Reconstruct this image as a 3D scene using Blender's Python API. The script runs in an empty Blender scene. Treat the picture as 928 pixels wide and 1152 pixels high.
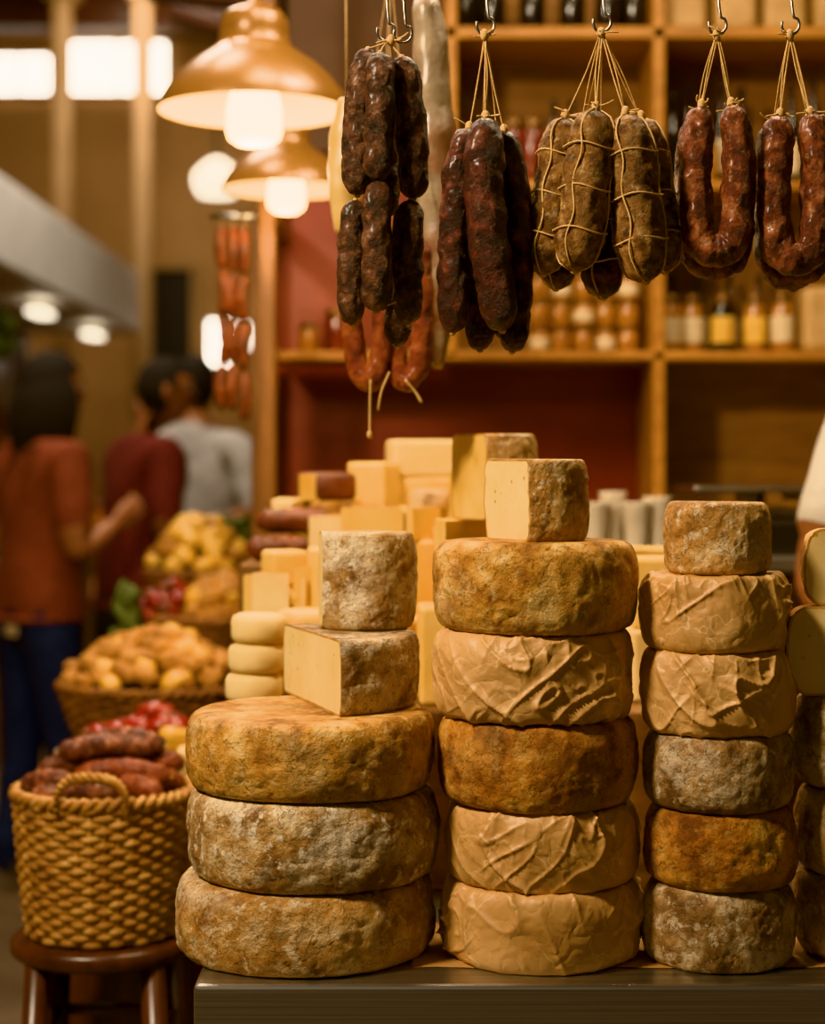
import bpy, bmesh, math, random
from mathutils import Vector, Matrix, noise
random.seed(7)
sc = bpy.context.scene
R_ = random.uniform
def lin(c):
    out=[]
    for v in c[:3]:
        v=v/255.0
        out.append(v/12.92 if v<=0.04045 else ((v+0.055)/1.055)**2.4)
    return (out[0],out[1],out[2],1.0)

# ---------------------------------------------------------------- materials
def mk(name, ramp, scale=10, rough=.7, bumps=(), metal=0, stretch=(1,1,1), specks=(), coat=0, sss=0, detail=6, alpha=1, trans=0, warp=0):
    m=bpy.data.materials.new(name); m.use_nodes=True
    nt=m.node_tree; N=nt.nodes; L=nt.links
    b=N['Principled BSDF']
    g=N.new('ShaderNodeNewGeometry')
    mp=N.new('ShaderNodeMapping'); mp.inputs['Scale'].default_value=stretch
    L.new(g.outputs['Position'],mp.inputs['Vector'])
    vec=mp.outputs['Vector']
    if warp:
        wn=N.new('ShaderNodeTexNoise'); wn.inputs['Scale'].default_value=18; L.new(vec,wn.inputs['Vector'])
        sub=N.new('ShaderNodeVectorMath'); sub.operation='SCALE'; sub.inputs['Scale'].default_value=warp
        L.new(wn.outputs['Color'],sub.inputs[0])
        ad=N.new('ShaderNodeVectorMath'); ad.operation='ADD'; L.new(vec,ad.inputs[0]); L.new(sub.outputs[0],ad.inputs[1])
        vec=ad.outputs[0]
    def nz(s,d=detail,r=.6):
        n=N.new('ShaderNodeTexNoise'); n.inputs['Scale'].default_value=s; n.inputs['Detail'].default_value=d
        n.inputs['Roughness'].default_value=r; L.new(vec,n.inputs['Vector']); return n
    def absn(s,d=1.5):
        n=nz(s,d,.5); a=N.new('ShaderNodeMath'); a.operation='SUBTRACT'; a.inputs[1].default_value=.5; L.new(n.outputs['Fac'],a.inputs[0])
        c=N.new('ShaderNodeMath'); c.operation='ABSOLUTE'; L.new(a.outputs[0],c.inputs[0]); return c.outputs[0]
    if len(ramp)==1:
        col=None; b.inputs['Base Color'].default_value=lin(ramp[0][1])
    else:
        n=nz(scale); cr=N.new('ShaderNodeValToRGB'); e=cr.color_ramp.elements
        e[0].position=ramp[0][0]; e[0].color=lin(ramp[0][1]); e[1].position=ramp[-1][0]; e[1].color=lin(ramp[-1][1])
        for p,c in ramp[1:-1]:
            x=e.new(p); x.color=lin(c)
        L.new(n.outputs['Fac'],cr.inputs['Fac']); col=cr.outputs['Color']
    for (c,s,lo,hi,fac,ty) in specks:
        if ty=='v':
            n=N.new('ShaderNodeTexVoronoi'); n.inputs['Scale'].default_value=s; L.new(vec,n.inputs['Vector']); o=n.outputs['Distance']
        elif ty=='a': o=absn(s,3)
        else:
            n=nz(s,6,.68); o=n.outputs['Fac']
        mr=N.new('ShaderNodeMapRange'); mr.inputs['From Min'].default_value=lo; mr.inputs['From Max'].default_value=hi
        mr.inputs['To Max'].default_value=fac; L.new(o,mr.inputs['Value'])
        mx=N.new('ShaderNodeMix'); mx.data_type='RGBA'; L.new(mr.outputs[0],mx.inputs[0])
        if col: L.new(col,mx.inputs[6])
        else: mx.inputs[6].default_value=lin(ramp[0][1])
        mx.inputs[7].default_value=lin(c); col=mx.outputs[2]
    if col: L.new(col,b.inputs['Base Color'])
    b.inputs['Roughness'].default_value=rough; b.inputs['Metallic'].default_value=metal
    b.inputs['Coat Weight'].default_value=coat; b.inputs['Coat Roughness'].default_value=.25
    if sss:
        b.inputs['Subsurface Weight'].default_value=sss; b.inputs['Subsurface Scale'].default_value=.01
        b.inputs['Subsurface Radius'].default_value=(1,.6,.3)
    b.inputs['Alpha'].default_value=alpha; b.inputs['Transmission Weight'].default_value=trans
    prev=None
    for (s,st,di,ty) in bumps:
        if ty=='n': o=nz(s,8,.68).outputs['Fac']
        elif ty=='a': o=absn(s)
        else:
            n=N.new('ShaderNodeTexVoronoi'); n.inputs['Scale'].default_value=s; L.new(vec,n.inputs['Vector'])
            if ty=='e': n.feature='DISTANCE_TO_EDGE'
            o=n.outputs['Distance']
            if ty=='q':
                pw=N.new('ShaderNodeMath'); pw.operation='POWER'; pw.inputs[1].default_value=2; L.new(o,pw.inputs[0]); o=pw.outputs[0]
        bp=N.new('ShaderNodeBump'); bp.inputs['Strength'].default_value=st; bp.inputs['Distance'].default_value=di
        L.new(o,bp.inputs['Height'])
        if prev: L.new(prev,bp.inputs['Normal'])
        prev=bp.outputs['Normal']
    if prev: L.new(prev,b.inputs['Normal'])
    return m
def emi(name,c,st):
    m=bpy.data.materials.new(name); m.use_nodes=True; b=m.node_tree.nodes['Principled BSDF']
    b.inputs['Base Color'].default_value=lin(c); b.inputs['Emission Color'].default_value=lin(c); b.inputs['Emission Strength'].default_value=st
    return m

RB=[(26,.6,.012,'n'),(40,.6,.007,'a'),(110,.8,.006,'n'),(300,.5,.002,'n')]
def rind(name,c1,c2,c3,c4,mold,mf,dark,df,rough=.72):
    return mk(name,[(.36,c1),(.45,c2),(.54,c3),(.64,c4)],22,rough,RB,
      specks=[(dark,7,.50,.64,df*.9,'n'),(dark,18,.56,.66,df,'n'),(mold,12,.52,.62,mf*.8,'n'),(mold,60,.54,.62,mf,'n'),(dark,38,.012,.0,.7,'a'),(dark,150,.585,.66,.65,'n')],detail=10)
rind_tan=rind('rind_tan',(134,92,50),(178,130,76),(200,154,98),(222,188,140),(232,214,180),.6,(110,70,36),.5)
rind_ochre=rind('rind_ochre',(134,84,34),(184,128,60),(208,156,84),(228,190,128),(230,204,156),.35,(108,64,26),.6)
rind_grey=rind('rind_grey',(104,74,48),(150,114,78),(182,146,106),(214,188,148),(226,208,178),.65,(84,56,34),.55)
rind_rust=rind('rind_rust',(112,62,22),(164,102,40),(192,130,60),(212,164,94),(214,178,124),.25,(90,48,18),.6)
rind_mold=rind('rind_moulded',(124,86,50),(170,130,84),(198,162,114),(224,200,160),(236,222,194),.8,(104,68,38),.45)
cut_cheese=mk('cut_cheese_paste',[(.3,(222,190,128)),(.7,(238,212,158))],14,.5,[(60,.15,.002,'n')],
   specks=[((170,126,70),46,.13,.08,.8,'v'),((206,168,102),20,.55,.7,.4,'n')],sss=.1)
cut_edge=mk('cut_cheese_rind_edge',[(.3,(160,114,60)),(.7,(202,158,98))],40,.6,[(90,.3,.002,'n')])
paste_yellow=mk('yellow_cheese',[(.3,(222,176,94)),(.7,(238,202,130))],12,.5,[(50,.15,.002,'n')],sss=.1)
paste_cream=mk('cream_cheese_rind',[(.3,(226,192,128)),(.7,(242,216,162))],18,.6,[(60,.2,.002,'n')],sss=.1)
rind_darkred=mk('dark_red_rind',[(.3,(66,28,14)),(.7,(126,62,32))],20,.5,[(60,.4,.003,'n')])
paper=mk('kraft_paper',[(.3,(184,140,92)),(.7,(208,166,116))],6,.48,[(34,.7,.0085,'a'),(75,.5,.0022,'a'),(300,.15,.0006,'n')],
   specks=[((236,204,156),13,.008,.0,.6,'a'),((146,102,58),24,.006,.0,.5,'a'),((172,126,78),9,.54,.68,.5,'n')],warp=.03)
flat_paper=mk('sheet_paper',[(.3,(150,112,72)),(.7,(176,136,92))],9,.7,[(20,.3,.005,'n')])
SB=[(45,.8,.008,'a'),(90,1.0,.008,'n'),(240,.8,.003,'n')]
sausage_brown=mk('sausage_brown',[(.34,(34,18,12)),(.48,(76,44,30)),(.60,(112,72,52)),(.74,(160,122,94))],60,.48,SB,specks=[((184,150,120),120,.57,.69,.45,'n'),((20,10,8),50,.02,.0,.7,'a')],coat=.12)
sausage_red=mk('sausage_burgundy',[(.34,(26,9,8)),(.48,(60,23,18)),(.60,(94,42,31)),(.74,(150,96,74))],50,.44,SB,specks=[((180,126,98),120,.58,.70,.4,'n'),((18,8,6),50,.02,.0,.7,'a')],coat=.18)
sausage_rust=mk('sausage_rust',[(.34,(60,24,14)),(.48,(108,50,32)),(.60,(150,84,56)),(.74,(196,140,106))],50,.44,SB,specks=[((220,180,144),110,.56,.68,.5,'n'),((36,14,8),50,.02,.0,.6,'a')],coat=.18)
salami_mold=mk('salami_moulded',[(.34,(66,40,22)),(.46,(116,76,40)),(.58,(154,110,64)),(.70,(200,164,116))],60,.62,SB,specks=[((216,188,146),95,.54,.66,.5,'n'),((60,30,18),30,.55,.66,.6,'n')])
chorizo=mk('chorizo_orange',[(.32,(84,30,14)),(.5,(136,58,28)),(.7,(174,98,52))],40,.5,SB,coat=.15)
twine=mk('butcher_twine',[(.3,(180,140,90)),(.7,(214,180,130))],300,.85,[(900,.5,.001,'n')])
steel=mk('steel',[(.3,(150,146,138)),(.7,(186,180,172))],8,.3,[(6,.05,.002,'n')],metal=1,stretch=(.3,6,30))
steel_table=mk('brushed_steel',[(.3,(150,148,144)),(.7,(200,196,190))],6,.34,[(10,.05,.0006,'n')],metal=.93,stretch=(.3,12,80))
wicker=mk('wicker',[(.3,(118,76,36)),(.5,(164,116,62)),(.7,(204,162,104))],30,.6,[(200,.3,.001,'n')])
wicker_d=mk('wicker_dark',[(.3,(92,54,24)),(.7,(150,98,48))],30,.6,[(200,.3,.001,'n')])
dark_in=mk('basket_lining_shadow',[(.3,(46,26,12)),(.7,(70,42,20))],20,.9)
wood_shelf=mk('shelf_wood',[(.3,(136,88,38)),(.7,(178,124,62))],9,.5,[(30,.1,.002,'n')],stretch=(1,4,6))
wood_back=mk('shelf_back_wood',[(.3,(118,78,38)),(.7,(152,106,56))],6,.6,stretch=(1,1,5))
wood_dark=mk('dark_red_wood',[(.3,(52,26,14)),(.7,(86,44,24))],12,.35,[(30,.1,.002,'n')],stretch=(5,1,1),coat=.2)
wood_crate=mk('crate_wood',[(.3,(92,60,32)),(.7,(140,98,56))],12,.7,[(40,.2,.002,'n')],stretch=(1,4,4))
post_wood=mk('post_wood',[(.3,(98,62,32)),(.7,(132,88,48))],10,.5,stretch=(5,5,.6))
red_wall=mk('red_painted_wall',[(.3,(116,38,20)),(.7,(138,50,28))],5,.45,[(40,.05,.002,'n')])
unlit_wall=mk('unlit_red_wall_shade',[(.3,(70,44,28)),(.7,(92,60,38))],5,.6)  # dark brown stands in for the red wall where it is unlit
plaster=mk('hall_plaster',[(.3,(156,122,88)),(.7,(176,140,102))],1.5,.85,[(20,.1,.005,'n')])
ceil_m=mk('hall_ceiling',[(.3,(110,86,62)),(.7,(130,102,76))],1.5,.9)
floor_m=mk('concrete_floor',[(.3,(88,74,60)),(.7,(122,106,88))],4,.45,[(30,.15,.004,'n')],specks=[((60,50,42),9,.55,.7,.5,'n')])
col_m=mk('column_paint',[(.3,(150,120,86)),(.7,(170,138,100))],3,.7)
brass=mk('lamp_enamel',[(.3,(126,88,46)),(.7,(144,102,56))],6,.32,coat=.5,metal=.25)
lamp_in=mk('lamp_inner',[(.5,(250,228,184))],rough=.5)
cord_m=mk('black_cord',[(.5,(20,16,14))],rough=.6)
bulb_m=emi('bulb_glow',(255,218,146),12)
win_m=emi('window_daylight',(255,248,234),8)
lampw_m=emi('white_lamp_glow',(255,240,212),3)
plas=mk('plastic_wrap',[(.3,(120,100,78)),(.7,(170,148,118))],30,.3,[(40,.8,.01,'n')],specks=[((130,76,46),14,.45,.58,.7,'n')],coat=.5)
provolone=mk('provolone',[(.3,(200,160,96)),(.7,(220,186,124))],20,.4,[(40,.3,.004,'n')],coat=.3)
skin_m=mk('skin',[(.3,(166,112,82)),(.7,(186,130,98))],12,.5,sss=.1)
skin_t=mk('skin_tan',[(.3,(140,90,62)),(.7,(160,108,76))],12,.5,sss=.1)
hair_m=mk('dark_hair',[(.3,(14,10,8)),(.7,(28,20,15))],60,.8,[(120,.5,.004,'n')],stretch=(4,4,.6))
hair_g=mk('brown_hair',[(.3,(50,36,26)),(.7,(76,58,42))],60,.7,[(120,.5,.004,'n')],stretch=(4,4,.6))
eye_w=mk('eye_white',[(.5,(225,220,212))],rough=.3); eye_d=mk('iris',[(.5,(30,20,14))],rough=.2)
lip_m=mk('lips',[(.5,(150,82,70))],rough=.5)
FB=[(14,.5,.02,'n')]
sh_rust=mk('rust_shirt',[(.3,(118,58,42)),(.7,(138,72,54))],30,.85,FB)
sh_red=mk('dark_red_shirt',[(.3,(84,30,28)),(.7,(104,40,36))],30,.85,FB)
sh_grey=mk('light_grey_shirt',[(.3,(172,166,158)),(.7,(196,190,182))],30,.85,FB)
sh_white=mk('white_shirt',[(.3,(204,196,182)),(.7,(224,216,202))],30,.85,FB)
sh_tan=mk('tan_shirt',[(.3,(110,86,60)),(.7,(130,100,74))],30,.85,FB)
jeans=mk('blue_jeans',[(.3,(46,58,84)),(.7,(70,84,112))],60,.85,FB)
pants_d=mk('dark_trousers',[(.3,(30,26,26)),(.7,(44,38,36))],60,.85,FB)
shoe_m=mk('shoe_leather',[(.3,(90,80,72)),(.7,(130,118,106))],30,.6)
potato=mk('potato_skin',[(.3,(132,86,38)),(.7,(186,132,68))],25,.7,[(60,.3,.003,'n')])
lemon=mk('yellow_fruit',[(.3,(200,146,60)),(.7,(226,182,96))],20,.45,[(200,.3,.001,'n')])
redf=mk('red_pepper_skin',[(.3,(96,22,14)),(.7,(150,42,26))],20,.35,coat=.3)
whitec=mk('white_bulb_skin',[(.3,(214,196,164)),(.7,(234,220,192))],20,.6)
green=mk('leaf_green',[(.3,(52,62,26)),(.7,(88,98,42))],30,.6,[(60,.6,.01,'n')])
orange_m=mk('orange_fruit',[(.3,(200,100,30)),(.7,(224,130,44))],20,.5)
glass_d=mk('dark_bottle_glass',[(.5,(22,14,12))],rough=.1,coat=.5)
glass_a=mk('amber_preserve',[(.3,(128,80,36)),(.7,(170,116,58))],40,.2,coat=.5)
glass_r=mk('red_preserve',[(.3,(80,26,18)),(.7,(112,42,28))],40,.2,coat=.5)
label_m=mk('jar_label',[(.3,(190,168,132)),(.7,(208,188,154))],40,.7)
label_y=mk('jar_label_yellow',[(.3,(200,154,70)),(.7,(216,176,94))],40,.7)
lid_m=mk('jar_lid',[(.3,(80,54,30)),(.7,(116,82,46))],40,.35,metal=.5)
pouch=mk('beige_pouch',[(.3,(170,134,88)),(.7,(196,160,112))],12,.6,[(20,.5,.02,'n')])
white_p=mk('white_paper_bag',[(.3,(190,174,150)),(.7,(210,196,174))],12,.7,[(20,.5,.02,'n')])
black_p=mk('black_plastic',[(.5,(28,24,22))],rough=.4)
awn=mk('awning_metal',[(.3,(206,202,194)),(.7,(228,224,216))],3,.5)

# ---------------------------------------------------------------- mesh builder
def catmull(P,n):
    P=[Vector(p) for p in P]
    if len(P)==2: return [P[0].lerp(P[1],i/n) for i in range(n+1)]
    Q=[P[0]*2-P[1]]+P+[P[-1]*2-P[-2]]
    out=[]; k=len(P)-1
    for i in range(n+1):
        u=i/n*k; j=min(int(u),k-1); t=u-j
        a,b,c,d=Q[j],Q[j+1],Q[j+2],Q[j+3]
        out.append(.5*((2*b)+(-a+c)*t+(2*a-5*b+4*c-d)*t*t+(-a+3*b-3*c+d)*t**3))
    return out
class MB:
    def __init__(s): s.v=[];s.f=[];s.m=[];s.s=[];s.mats=[]
    def mi(s,mat):
        if mat not in s.mats: s.mats.append(mat)
        return s.mats.index(mat)
    def add(s,vs,fs,mat,smooth=True):
        o=len(s.v); k=s.mi(mat); s.v+= [Vector(v) for v in vs]
        for f in fs: s.f.append([o+i for i in f]); s.m.append(k); s.s.append(smooth)
    def tube(s,pts,rad,mat,seg=10,closed=False,disp=None,flat=1.0,up=None):
        pts=[Vector(p) for p in pts]; n=len(pts)
        if not hasattr(rad,'__len__'): rad=[rad]*n
        vs=[];fs=[];nrm=None
        for i,p in enumerate(pts):
            if closed: t=(pts[(i+1)%n]-pts[i-1])
            else: t=pts[min(i+1,n-1)]-pts[max(i-1,0)]
            t=t.normalized() if t.length>1e-9 else Vector((0,0,1))
            if nrm is None:
                a=Vector(up) if up else (Vector((0,0,1)) if abs(t.z)<.8 else Vector((0,1,0)))
                nrm=(a-t*a.dot(t)).normalized()
            else: nrm=(nrm-t*nrm.dot(t)).normalized()
            bn=t.cross(nrm)
            for j in range(seg):
                a=2*math.pi*j/seg
                d=nrm*math.cos(a)*flat+bn*math.sin(a)
                q=p+d*rad[i]
                if disp: q=q+d*disp(q)*min(1,rad[i]/.01)
                vs.append(q)
        rng=n if closed else n-1
        for i in range(rng):
            for j in range(seg):
                a=i*seg+j;b=i*seg+(j+1)%seg;c=((i+1)%n)*seg+(j+1)%seg;d=((i+1)%n)*seg+j
                fs.append([a,b,c,d])
        if not closed:
            fs.append(list(range(seg))[::-1]); fs.append([(n-1)*seg+j for j in range(seg)])
        s.add(vs,fs,mat)
    def sausage(s,P,r,mat,seg=40,knot=True,seed=0,amp=.0018):
        L=sum((Vector(P[i+1])-Vector(P[i])).length for i in range(len(P)-1))
        n=max(20,int(L/.0022)); pts=catmull(P,n); rad=[]
        for i in range(n+1):
            t=i/n; d=min(t,1-t)*L; e=r*1.5
            k=1 if d>e else math.sqrt(max(0,1-(1-d/e)**2))
            k=.12+.88*k
            rad.append(r*k*(1+.07*noise.noise(Vector((t*6,seed*3.1,r*50)))))
        def disp(q):
            w=noise.noise(Vector((q.x*110,q.y*110,q.z*45+seed)))
            w2=noise.noise(Vector((q.x*45,q.y*45,q.z*60+seed)))
            w3=abs(noise.noise(Vector((q.x*70+9,q.y*70,q.z*34+seed))))
            return amp*(.8*w+1.0*w2+1.8*w3-.5 - .9*abs(noise.noise(q*160)))
        s.tube(pts,rad,mat,seg,disp=disp)
        if knot:
            for p,q in ((pts[0],pts[1]),(pts[-1],pts[-2])):
                s.ell(p,(r*.2,r*.2,r*.16),twine,seg=8)
    def lathe(s,prof,c,mat,seg=32,disp=None,smooth=True,caps=True):
        c=Vector(c);vs=[];fs=[]
        for r,z in prof:
            for j in range(seg):
                a=2*math.pi*j/seg; q=Vector((r*math.cos(a),r*math.sin(a),z))
                if disp: q=disp(q)
                vs.append(c+q)
        for i in range(len(prof)-1):
            for j in range(seg):
                fs.append([i*seg+j,i*seg+(j+1)%seg,(i+1)*seg+(j+1)%seg,(i+1)*seg+j])
        if caps: fs.append(list(range(seg))[::-1]); fs.append([(len(prof)-1)*seg+j for j in range(seg)])
        s.add(vs,fs,mat,smooth)
    def cyl(s,c,r,h,mat,seg=32,bev=.004):
        s.lathe([(r-bev,0),(r-bev*.3,bev*.3),(r,bev),(r,h-bev),(r-bev*.3,h-bev*.3),(r-bev,h)],c,mat,seg)
    def box(s,c,d,mat,bev=.003,rot=(0,0,0)):
        bm=bmesh.new(); bmesh.ops.create_cube(bm,size=1)
        bmesh.ops.scale(bm,vec=d,verts=bm.verts)
        if bev: bmesh.ops.bevel(bm,geom=list(bm.edges),offset=bev,segments=2,affect='EDGES',profile=.5)
        M=Matrix.Translation(c)@(Matrix.Rotation(rot[2],4,'Z')@Matrix.Rotation(rot[1],4,'Y')@Matrix.Rotation(rot[0],4,'X'))
        bm.verts.index_update()
        s.add([M@v.co for v in bm.verts],[[v.index for v in f.verts] for f in bm.faces],mat,False); bm.free()
    def wedge(s,x,y,z,R,ang,h,rot,mat,rindm):
        n=10; top=[(0,0)]+[(R*math.cos(rot+ang*(i/n-.5)),R*math.sin(rot+ang*(i/n-.5))) for i in range(n+1)]
        m=len(top); vs=[(x+a,y+b_,z) for a,b_ in top]+[(x+a,y+b_,z+h) for a,b_ in top]
        s.add(vs,[[0,1,m+1,m],[m-1,0,m,2*m-1]],mat,False)
        s.add(vs,[list(range(m))[::-1],list(range(m,2*m))]+[[i,i+1,m+i+1,m+i] for i in range(1,m-1)],rindm,False)
    def ell(s,c,rad,mat,seg=16,rot=None,amp=0,fs_=9):
        c=Vector(c);vs=[];fs=[];n=max(6,seg//2+1)
        for i in range(n+1):
            ph=math.pi*i/n
            for j in range(seg):
                a=2*math.pi*j/seg
                q=Vector((math.sin(ph)*math.cos(a)*rad[0],math.sin(ph)*math.sin(a)*rad[1],math.cos(ph)*rad[2]))
                if amp: q*=1+amp*noise.noise(q/max(rad)*1.3+c*fs_)
                if rot: q=rot@q
                vs.append(c+q)
        for i in range(n):
            for j in range(seg):
                fs.append([i*seg+j,(i+1)*seg+j,(i+1)*seg+(j+1)%seg,i*seg+(j+1)%seg])
        s.add(vs,fs,mat)
    def build(s,name,origin=None):
        lo=[min(v[i] for v in s.v) for i in range(3)]; hi=[max(v[i] for v in s.v) for i in range(3)]
        o=Vector(((lo[0]+hi[0])/2,(lo[1]+hi[1])/2,lo[2])) if origin is None else Vector(origin)
        me=bpy.data.meshes.new(name); me.from_pydata([v-o for v in s.v],[],s.f)
        for m in s.mats: me.materials.append(m)
        me.polygons.foreach_set('material_index',s.m); me.polygons.foreach_set('use_smooth',s.s)
        me.validate(); me.update()
        ob=bpy.data.objects.new(name,me); ob.location=o; sc.collection.objects.link(ob); return ob

def rrot():
    return Matrix.Rotation(R_(0,6.28),3,'Z')@Matrix.Rotation(R_(-.6,.6),3,'X')@Matrix.Rotation(R_(-.6,.6),3,'Y')

# ---------------------------------------------------------------- cheese
def cheese(name,cx,cy,z0,R,t,rindm,seed,kind='rind',cuts=(),seg=None,c=None,paste=cut_cheese):
    seg=seg or (460 if kind=='paper' else 260)
    c=c if c else min((.20 if kind=='paper' else .26)*t,.028)
    prof=[]
    for k in range(1,13): prof.append(((R-c)*k/13,0,0,-1))
    n=66 if kind=='paper' else 38
    for i in range(n+1):
        u=-1+2*i/n; a=math.copysign(abs(u)**1.3,u)*math.pi/2
        ca,sa=math.cos(a),math.sin(a)
        r=R-c+c*abs(ca)**.60; z=t/2+t/2*(abs(sa)**.80)*(1 if sa>0 else -1)
        prof.append((r,z,ca,sa))
    for k in range(12,0,-1): prof.append(((R-c)*k/13,t,0,1))
    off=Vector((seed*3.7,seed*1.3,seed*2.1))
    vs=[];fs=[]
    org=Vector((cx,cy,z0)); N_=noise.noise
    for r,z,nr,nz_ in prof:
        side=min(1,nr*1.6)
        for j in range(seg):
            a=2*math.pi*j/seg
            p=Vector((r*math.cos(a),r*math.sin(a),z))
            nn=Vector((nr*math.cos(a),nr*math.sin(a),nz_))
            q=p+off
            if kind=='rind':
                h=.0042*N_(q*8)+.0022*N_(q*30)*(.3+side)+.0014*N_(q*85)*(.2+side)
                h-=.0040*max(0,N_(q*20)-.22)*side
                h-=.0030*max(0,.05-abs(N_(Vector((q.x*20,q.y*20,q.z*46)))))/.05*side*.5
                h+=.0006*N_(q*200)
                h*= .3+.7*side
            else:
                w=Vector((N_(q*6),N_(q*6+Vector((5,1,2))),N_(q*6+Vector((1,9,4)))))*.012
                q1=q+w
                m1=max(0,min(1,.35+2.6*N_(q*8+Vector((2,2,2)))))   # crumpled vs taut areas
                # taut base with broad soft planes
                d=noise.voronoi(Vector((q1.x*14+q1.z*6,q1.y*14-q1.z*5,q1.z*11)))[0]
                h=.0075*(d[0]**2-.20)
                # sharp fold network : ridged noise gives smooth valleys with crisp crests
                f=abs(N_(Vector((q1.x*16+q1.z*10,q1.y*16-q1.z*8,q1.z*9))+Vector((11,3,5))))
                h+=(.0075*math.exp(-f/.075)-.002)*(.35+.65*m1)
                f=abs(N_(Vector((q1.x*27-q1.z*22,q1.y*27+q1.z*14,q1.z*17))+Vector((1,8,2))))
                h+=(.0048*math.exp(-f/.08)-.0015)*m1
                f=abs(N_(Vector((q1.x*52+q1.z*30,q1.y*52,q1.z*34))+Vector((4,6,2))))
                h+=(.0022*math.exp(-f/.10)-.0006)*m1
                ph=(a*8/6.283+.9*N_(q*5))%1
                h+=.0045*(math.exp(-abs(ph-.5)/.06)-.2)*max(0,(z/t)*1.9-1.0)
                h=max(-.004,min(.010,h))*(.4+.6*side)
                if nr<.05: h=min(h,.001)
            vs.append(p+nn*h)
    m=len(prof)
    for i in range(m-1):
        for j in range(seg):
            fs.append([i*seg+j,i*seg+(j+1)%seg,(i+1)*seg+(j+1)%seg,(i+1)*seg+j])
    vs.append(Vector((0,0,0))); vs.append(Vector((0,0,t)))
    for j in range(seg):
        fs.append([len(vs)-2,(j+1)%seg,j]); fs.append([len(vs)-1,(m-1)*seg+j,(m-1)*seg+(j+1)%seg])
    me=bpy.data.meshes.new(name); me.from_pydata(vs,[],fs)
    for mm in (rindm,paste,cut_edge): me.materials.append(mm)
    for p in me.polygons: p.use_smooth=True
    if cuts:
        bm=bmesh.new(); bm.from_mesh(me)
        for (px,py,nx,ny) in cuts:
            bmesh.ops.bisect_plane(bm,geom=bm.verts[:]+bm.edges[:]+bm.faces[:],plane_co=Vector((px-cx,py-cy,0)),plane_no=Vector((nx,ny,0)).normalized(),clear_inner=True)
            be=[e for e in bm.edges if e.is_boundary]
            r=bmesh.ops.holes_fill(bm,edges=be,sides=0)
            for f in r['faces']: f.material_index=1; f.smooth=False
            r2=bmesh.ops.inset_individual(bm,faces=r['faces'],thickness=.0028)
            for f in r2['faces']: f.material_index=2; f.smooth=False
        bm.normal_update(); bm.to_mesh(me); bm.free()
    ob=bpy.data.objects.new(name,me); ob.location=org
    sc.collection.objects.link(ob); return ob

TZ=.792
W='cheese_wheel'; PW='paper_wrapped_cheese_wheel'
cheese(W,-.1255,2.09,TZ,.1525,.090,rind_tan,1)
cheese(W,-.1160,2.09,.882,.1480,.100,rind_mold,2)
cheese(W,-.1190,2.09,.982,.1460,.089,rind_ochre,3)
cheese('half_cheese_wheel',-.120,2.132,1.071,.130,.087,rind_grey,4,cuts=[(-.081,2.01,.947,.322)],c=.014)
cheese('cheese_wedge',-.058,2.185,1.158,.064,.118,rind_mold,5,cuts=[(-.107,2.135,.98,.13),(-.06,2.235,0,-1)],c=.012)
cheese(PW,.150,2.07,TZ,.117,.088,paper,6,'paper')
cheese(PW,.151,2.07,.880,.1125,.089,paper,7,'paper')
cheese(W,.146,2.07,.969,.117,.099,rind_rust,8)
cheese(PW,.140,2.07,1.068,.116,.099,paper,9,'paper')
cheese(W,.143,2.07,1.167,.1195,.103,rind_ochre,10)
cheese('cheese_wedge',.140,2.047,1.270,.0625,.094,rind_tan,11,cuts=[(.132,1.985,.88,.47)],c=.010)
cheese(W,.352,2.045,TZ,.087,.090,rind_grey,12)
cheese(W,.353,2.045,.882,.086,.086,rind_rust,13)
cheese(W,.351,2.045,.968,.087,.085,rind_grey,14)
cheese(PW,.348,2.045,1.053,.0865,.094,paper,15,'paper')
cheese(PW,.3445,2.045,1.147,.083,.086,paper,16,'paper')
cheese(W,.351,2.045,1.233,.0615,.082,rind_tan,17,c=.014)
cheese(W,.528,2.065,TZ,.084,.096,rind_tan,18)
cheese(W,.527,2.065,.888,.083,.099,rind_tan,19)
cheese(W,.526,2.065,.987,.085,.106,rind_grey,20)
cheese('half_cheese_wheel',.516,2.04,1.093,.088,.102,rind_ochre,21,cuts=[(.51,2.030,.03,.99)],c=.03)
cheese('half_cheese_wheel',.530,2.05,1.195,.080,.088,rind_ochre,22,cuts=[(.52,2.040,.03,.99)],c=.03)

# ---------------------------------------------------------------- steel counter
b=MB()
b.box((.56,2.38,TZ-.03),(1.596,.90,.06),steel_table,.005)
b.box((.56,1.975,TZ-.11),(1.54,.02,.12),steel_table,.003)
b.box((-.215,2.38,TZ-.11),(.02,.82,.12),steel_table,.003)
for x in (-.20,1.32):
    for y in (2.0,2.79): b.box((x,y,(TZ-.06)/2),(.045,.045,TZ-.06),steel_table,.004)
b.box((.56,2.385,.22),(1.5,.8,.025),steel_table,.003)
b.build('stainless_steel_counter')
b=MB()
vs=[];fs=[];nx,ny=60,12
for i in range(nx+1):
    for j in range(ny+1):
        x=.0+ .86*i/nx; y=1.995+.20*j/ny
        vs.append((x,y+(.005*noise.noise(Vector((x*16,0,0))) if j==0 else 0),TZ+.0006+ (.002*abs(noise.noise(Vector((x*18,y*18,3)))) if not j else 0)))
for i in range(nx):
    for j in range(ny):
        a=i*(ny+1)+j; fs.append([a,a+ny+1,a+ny+2,a+1])
b.add(vs,fs,flat_paper); b.build('counter_paper_sheet')

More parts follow.
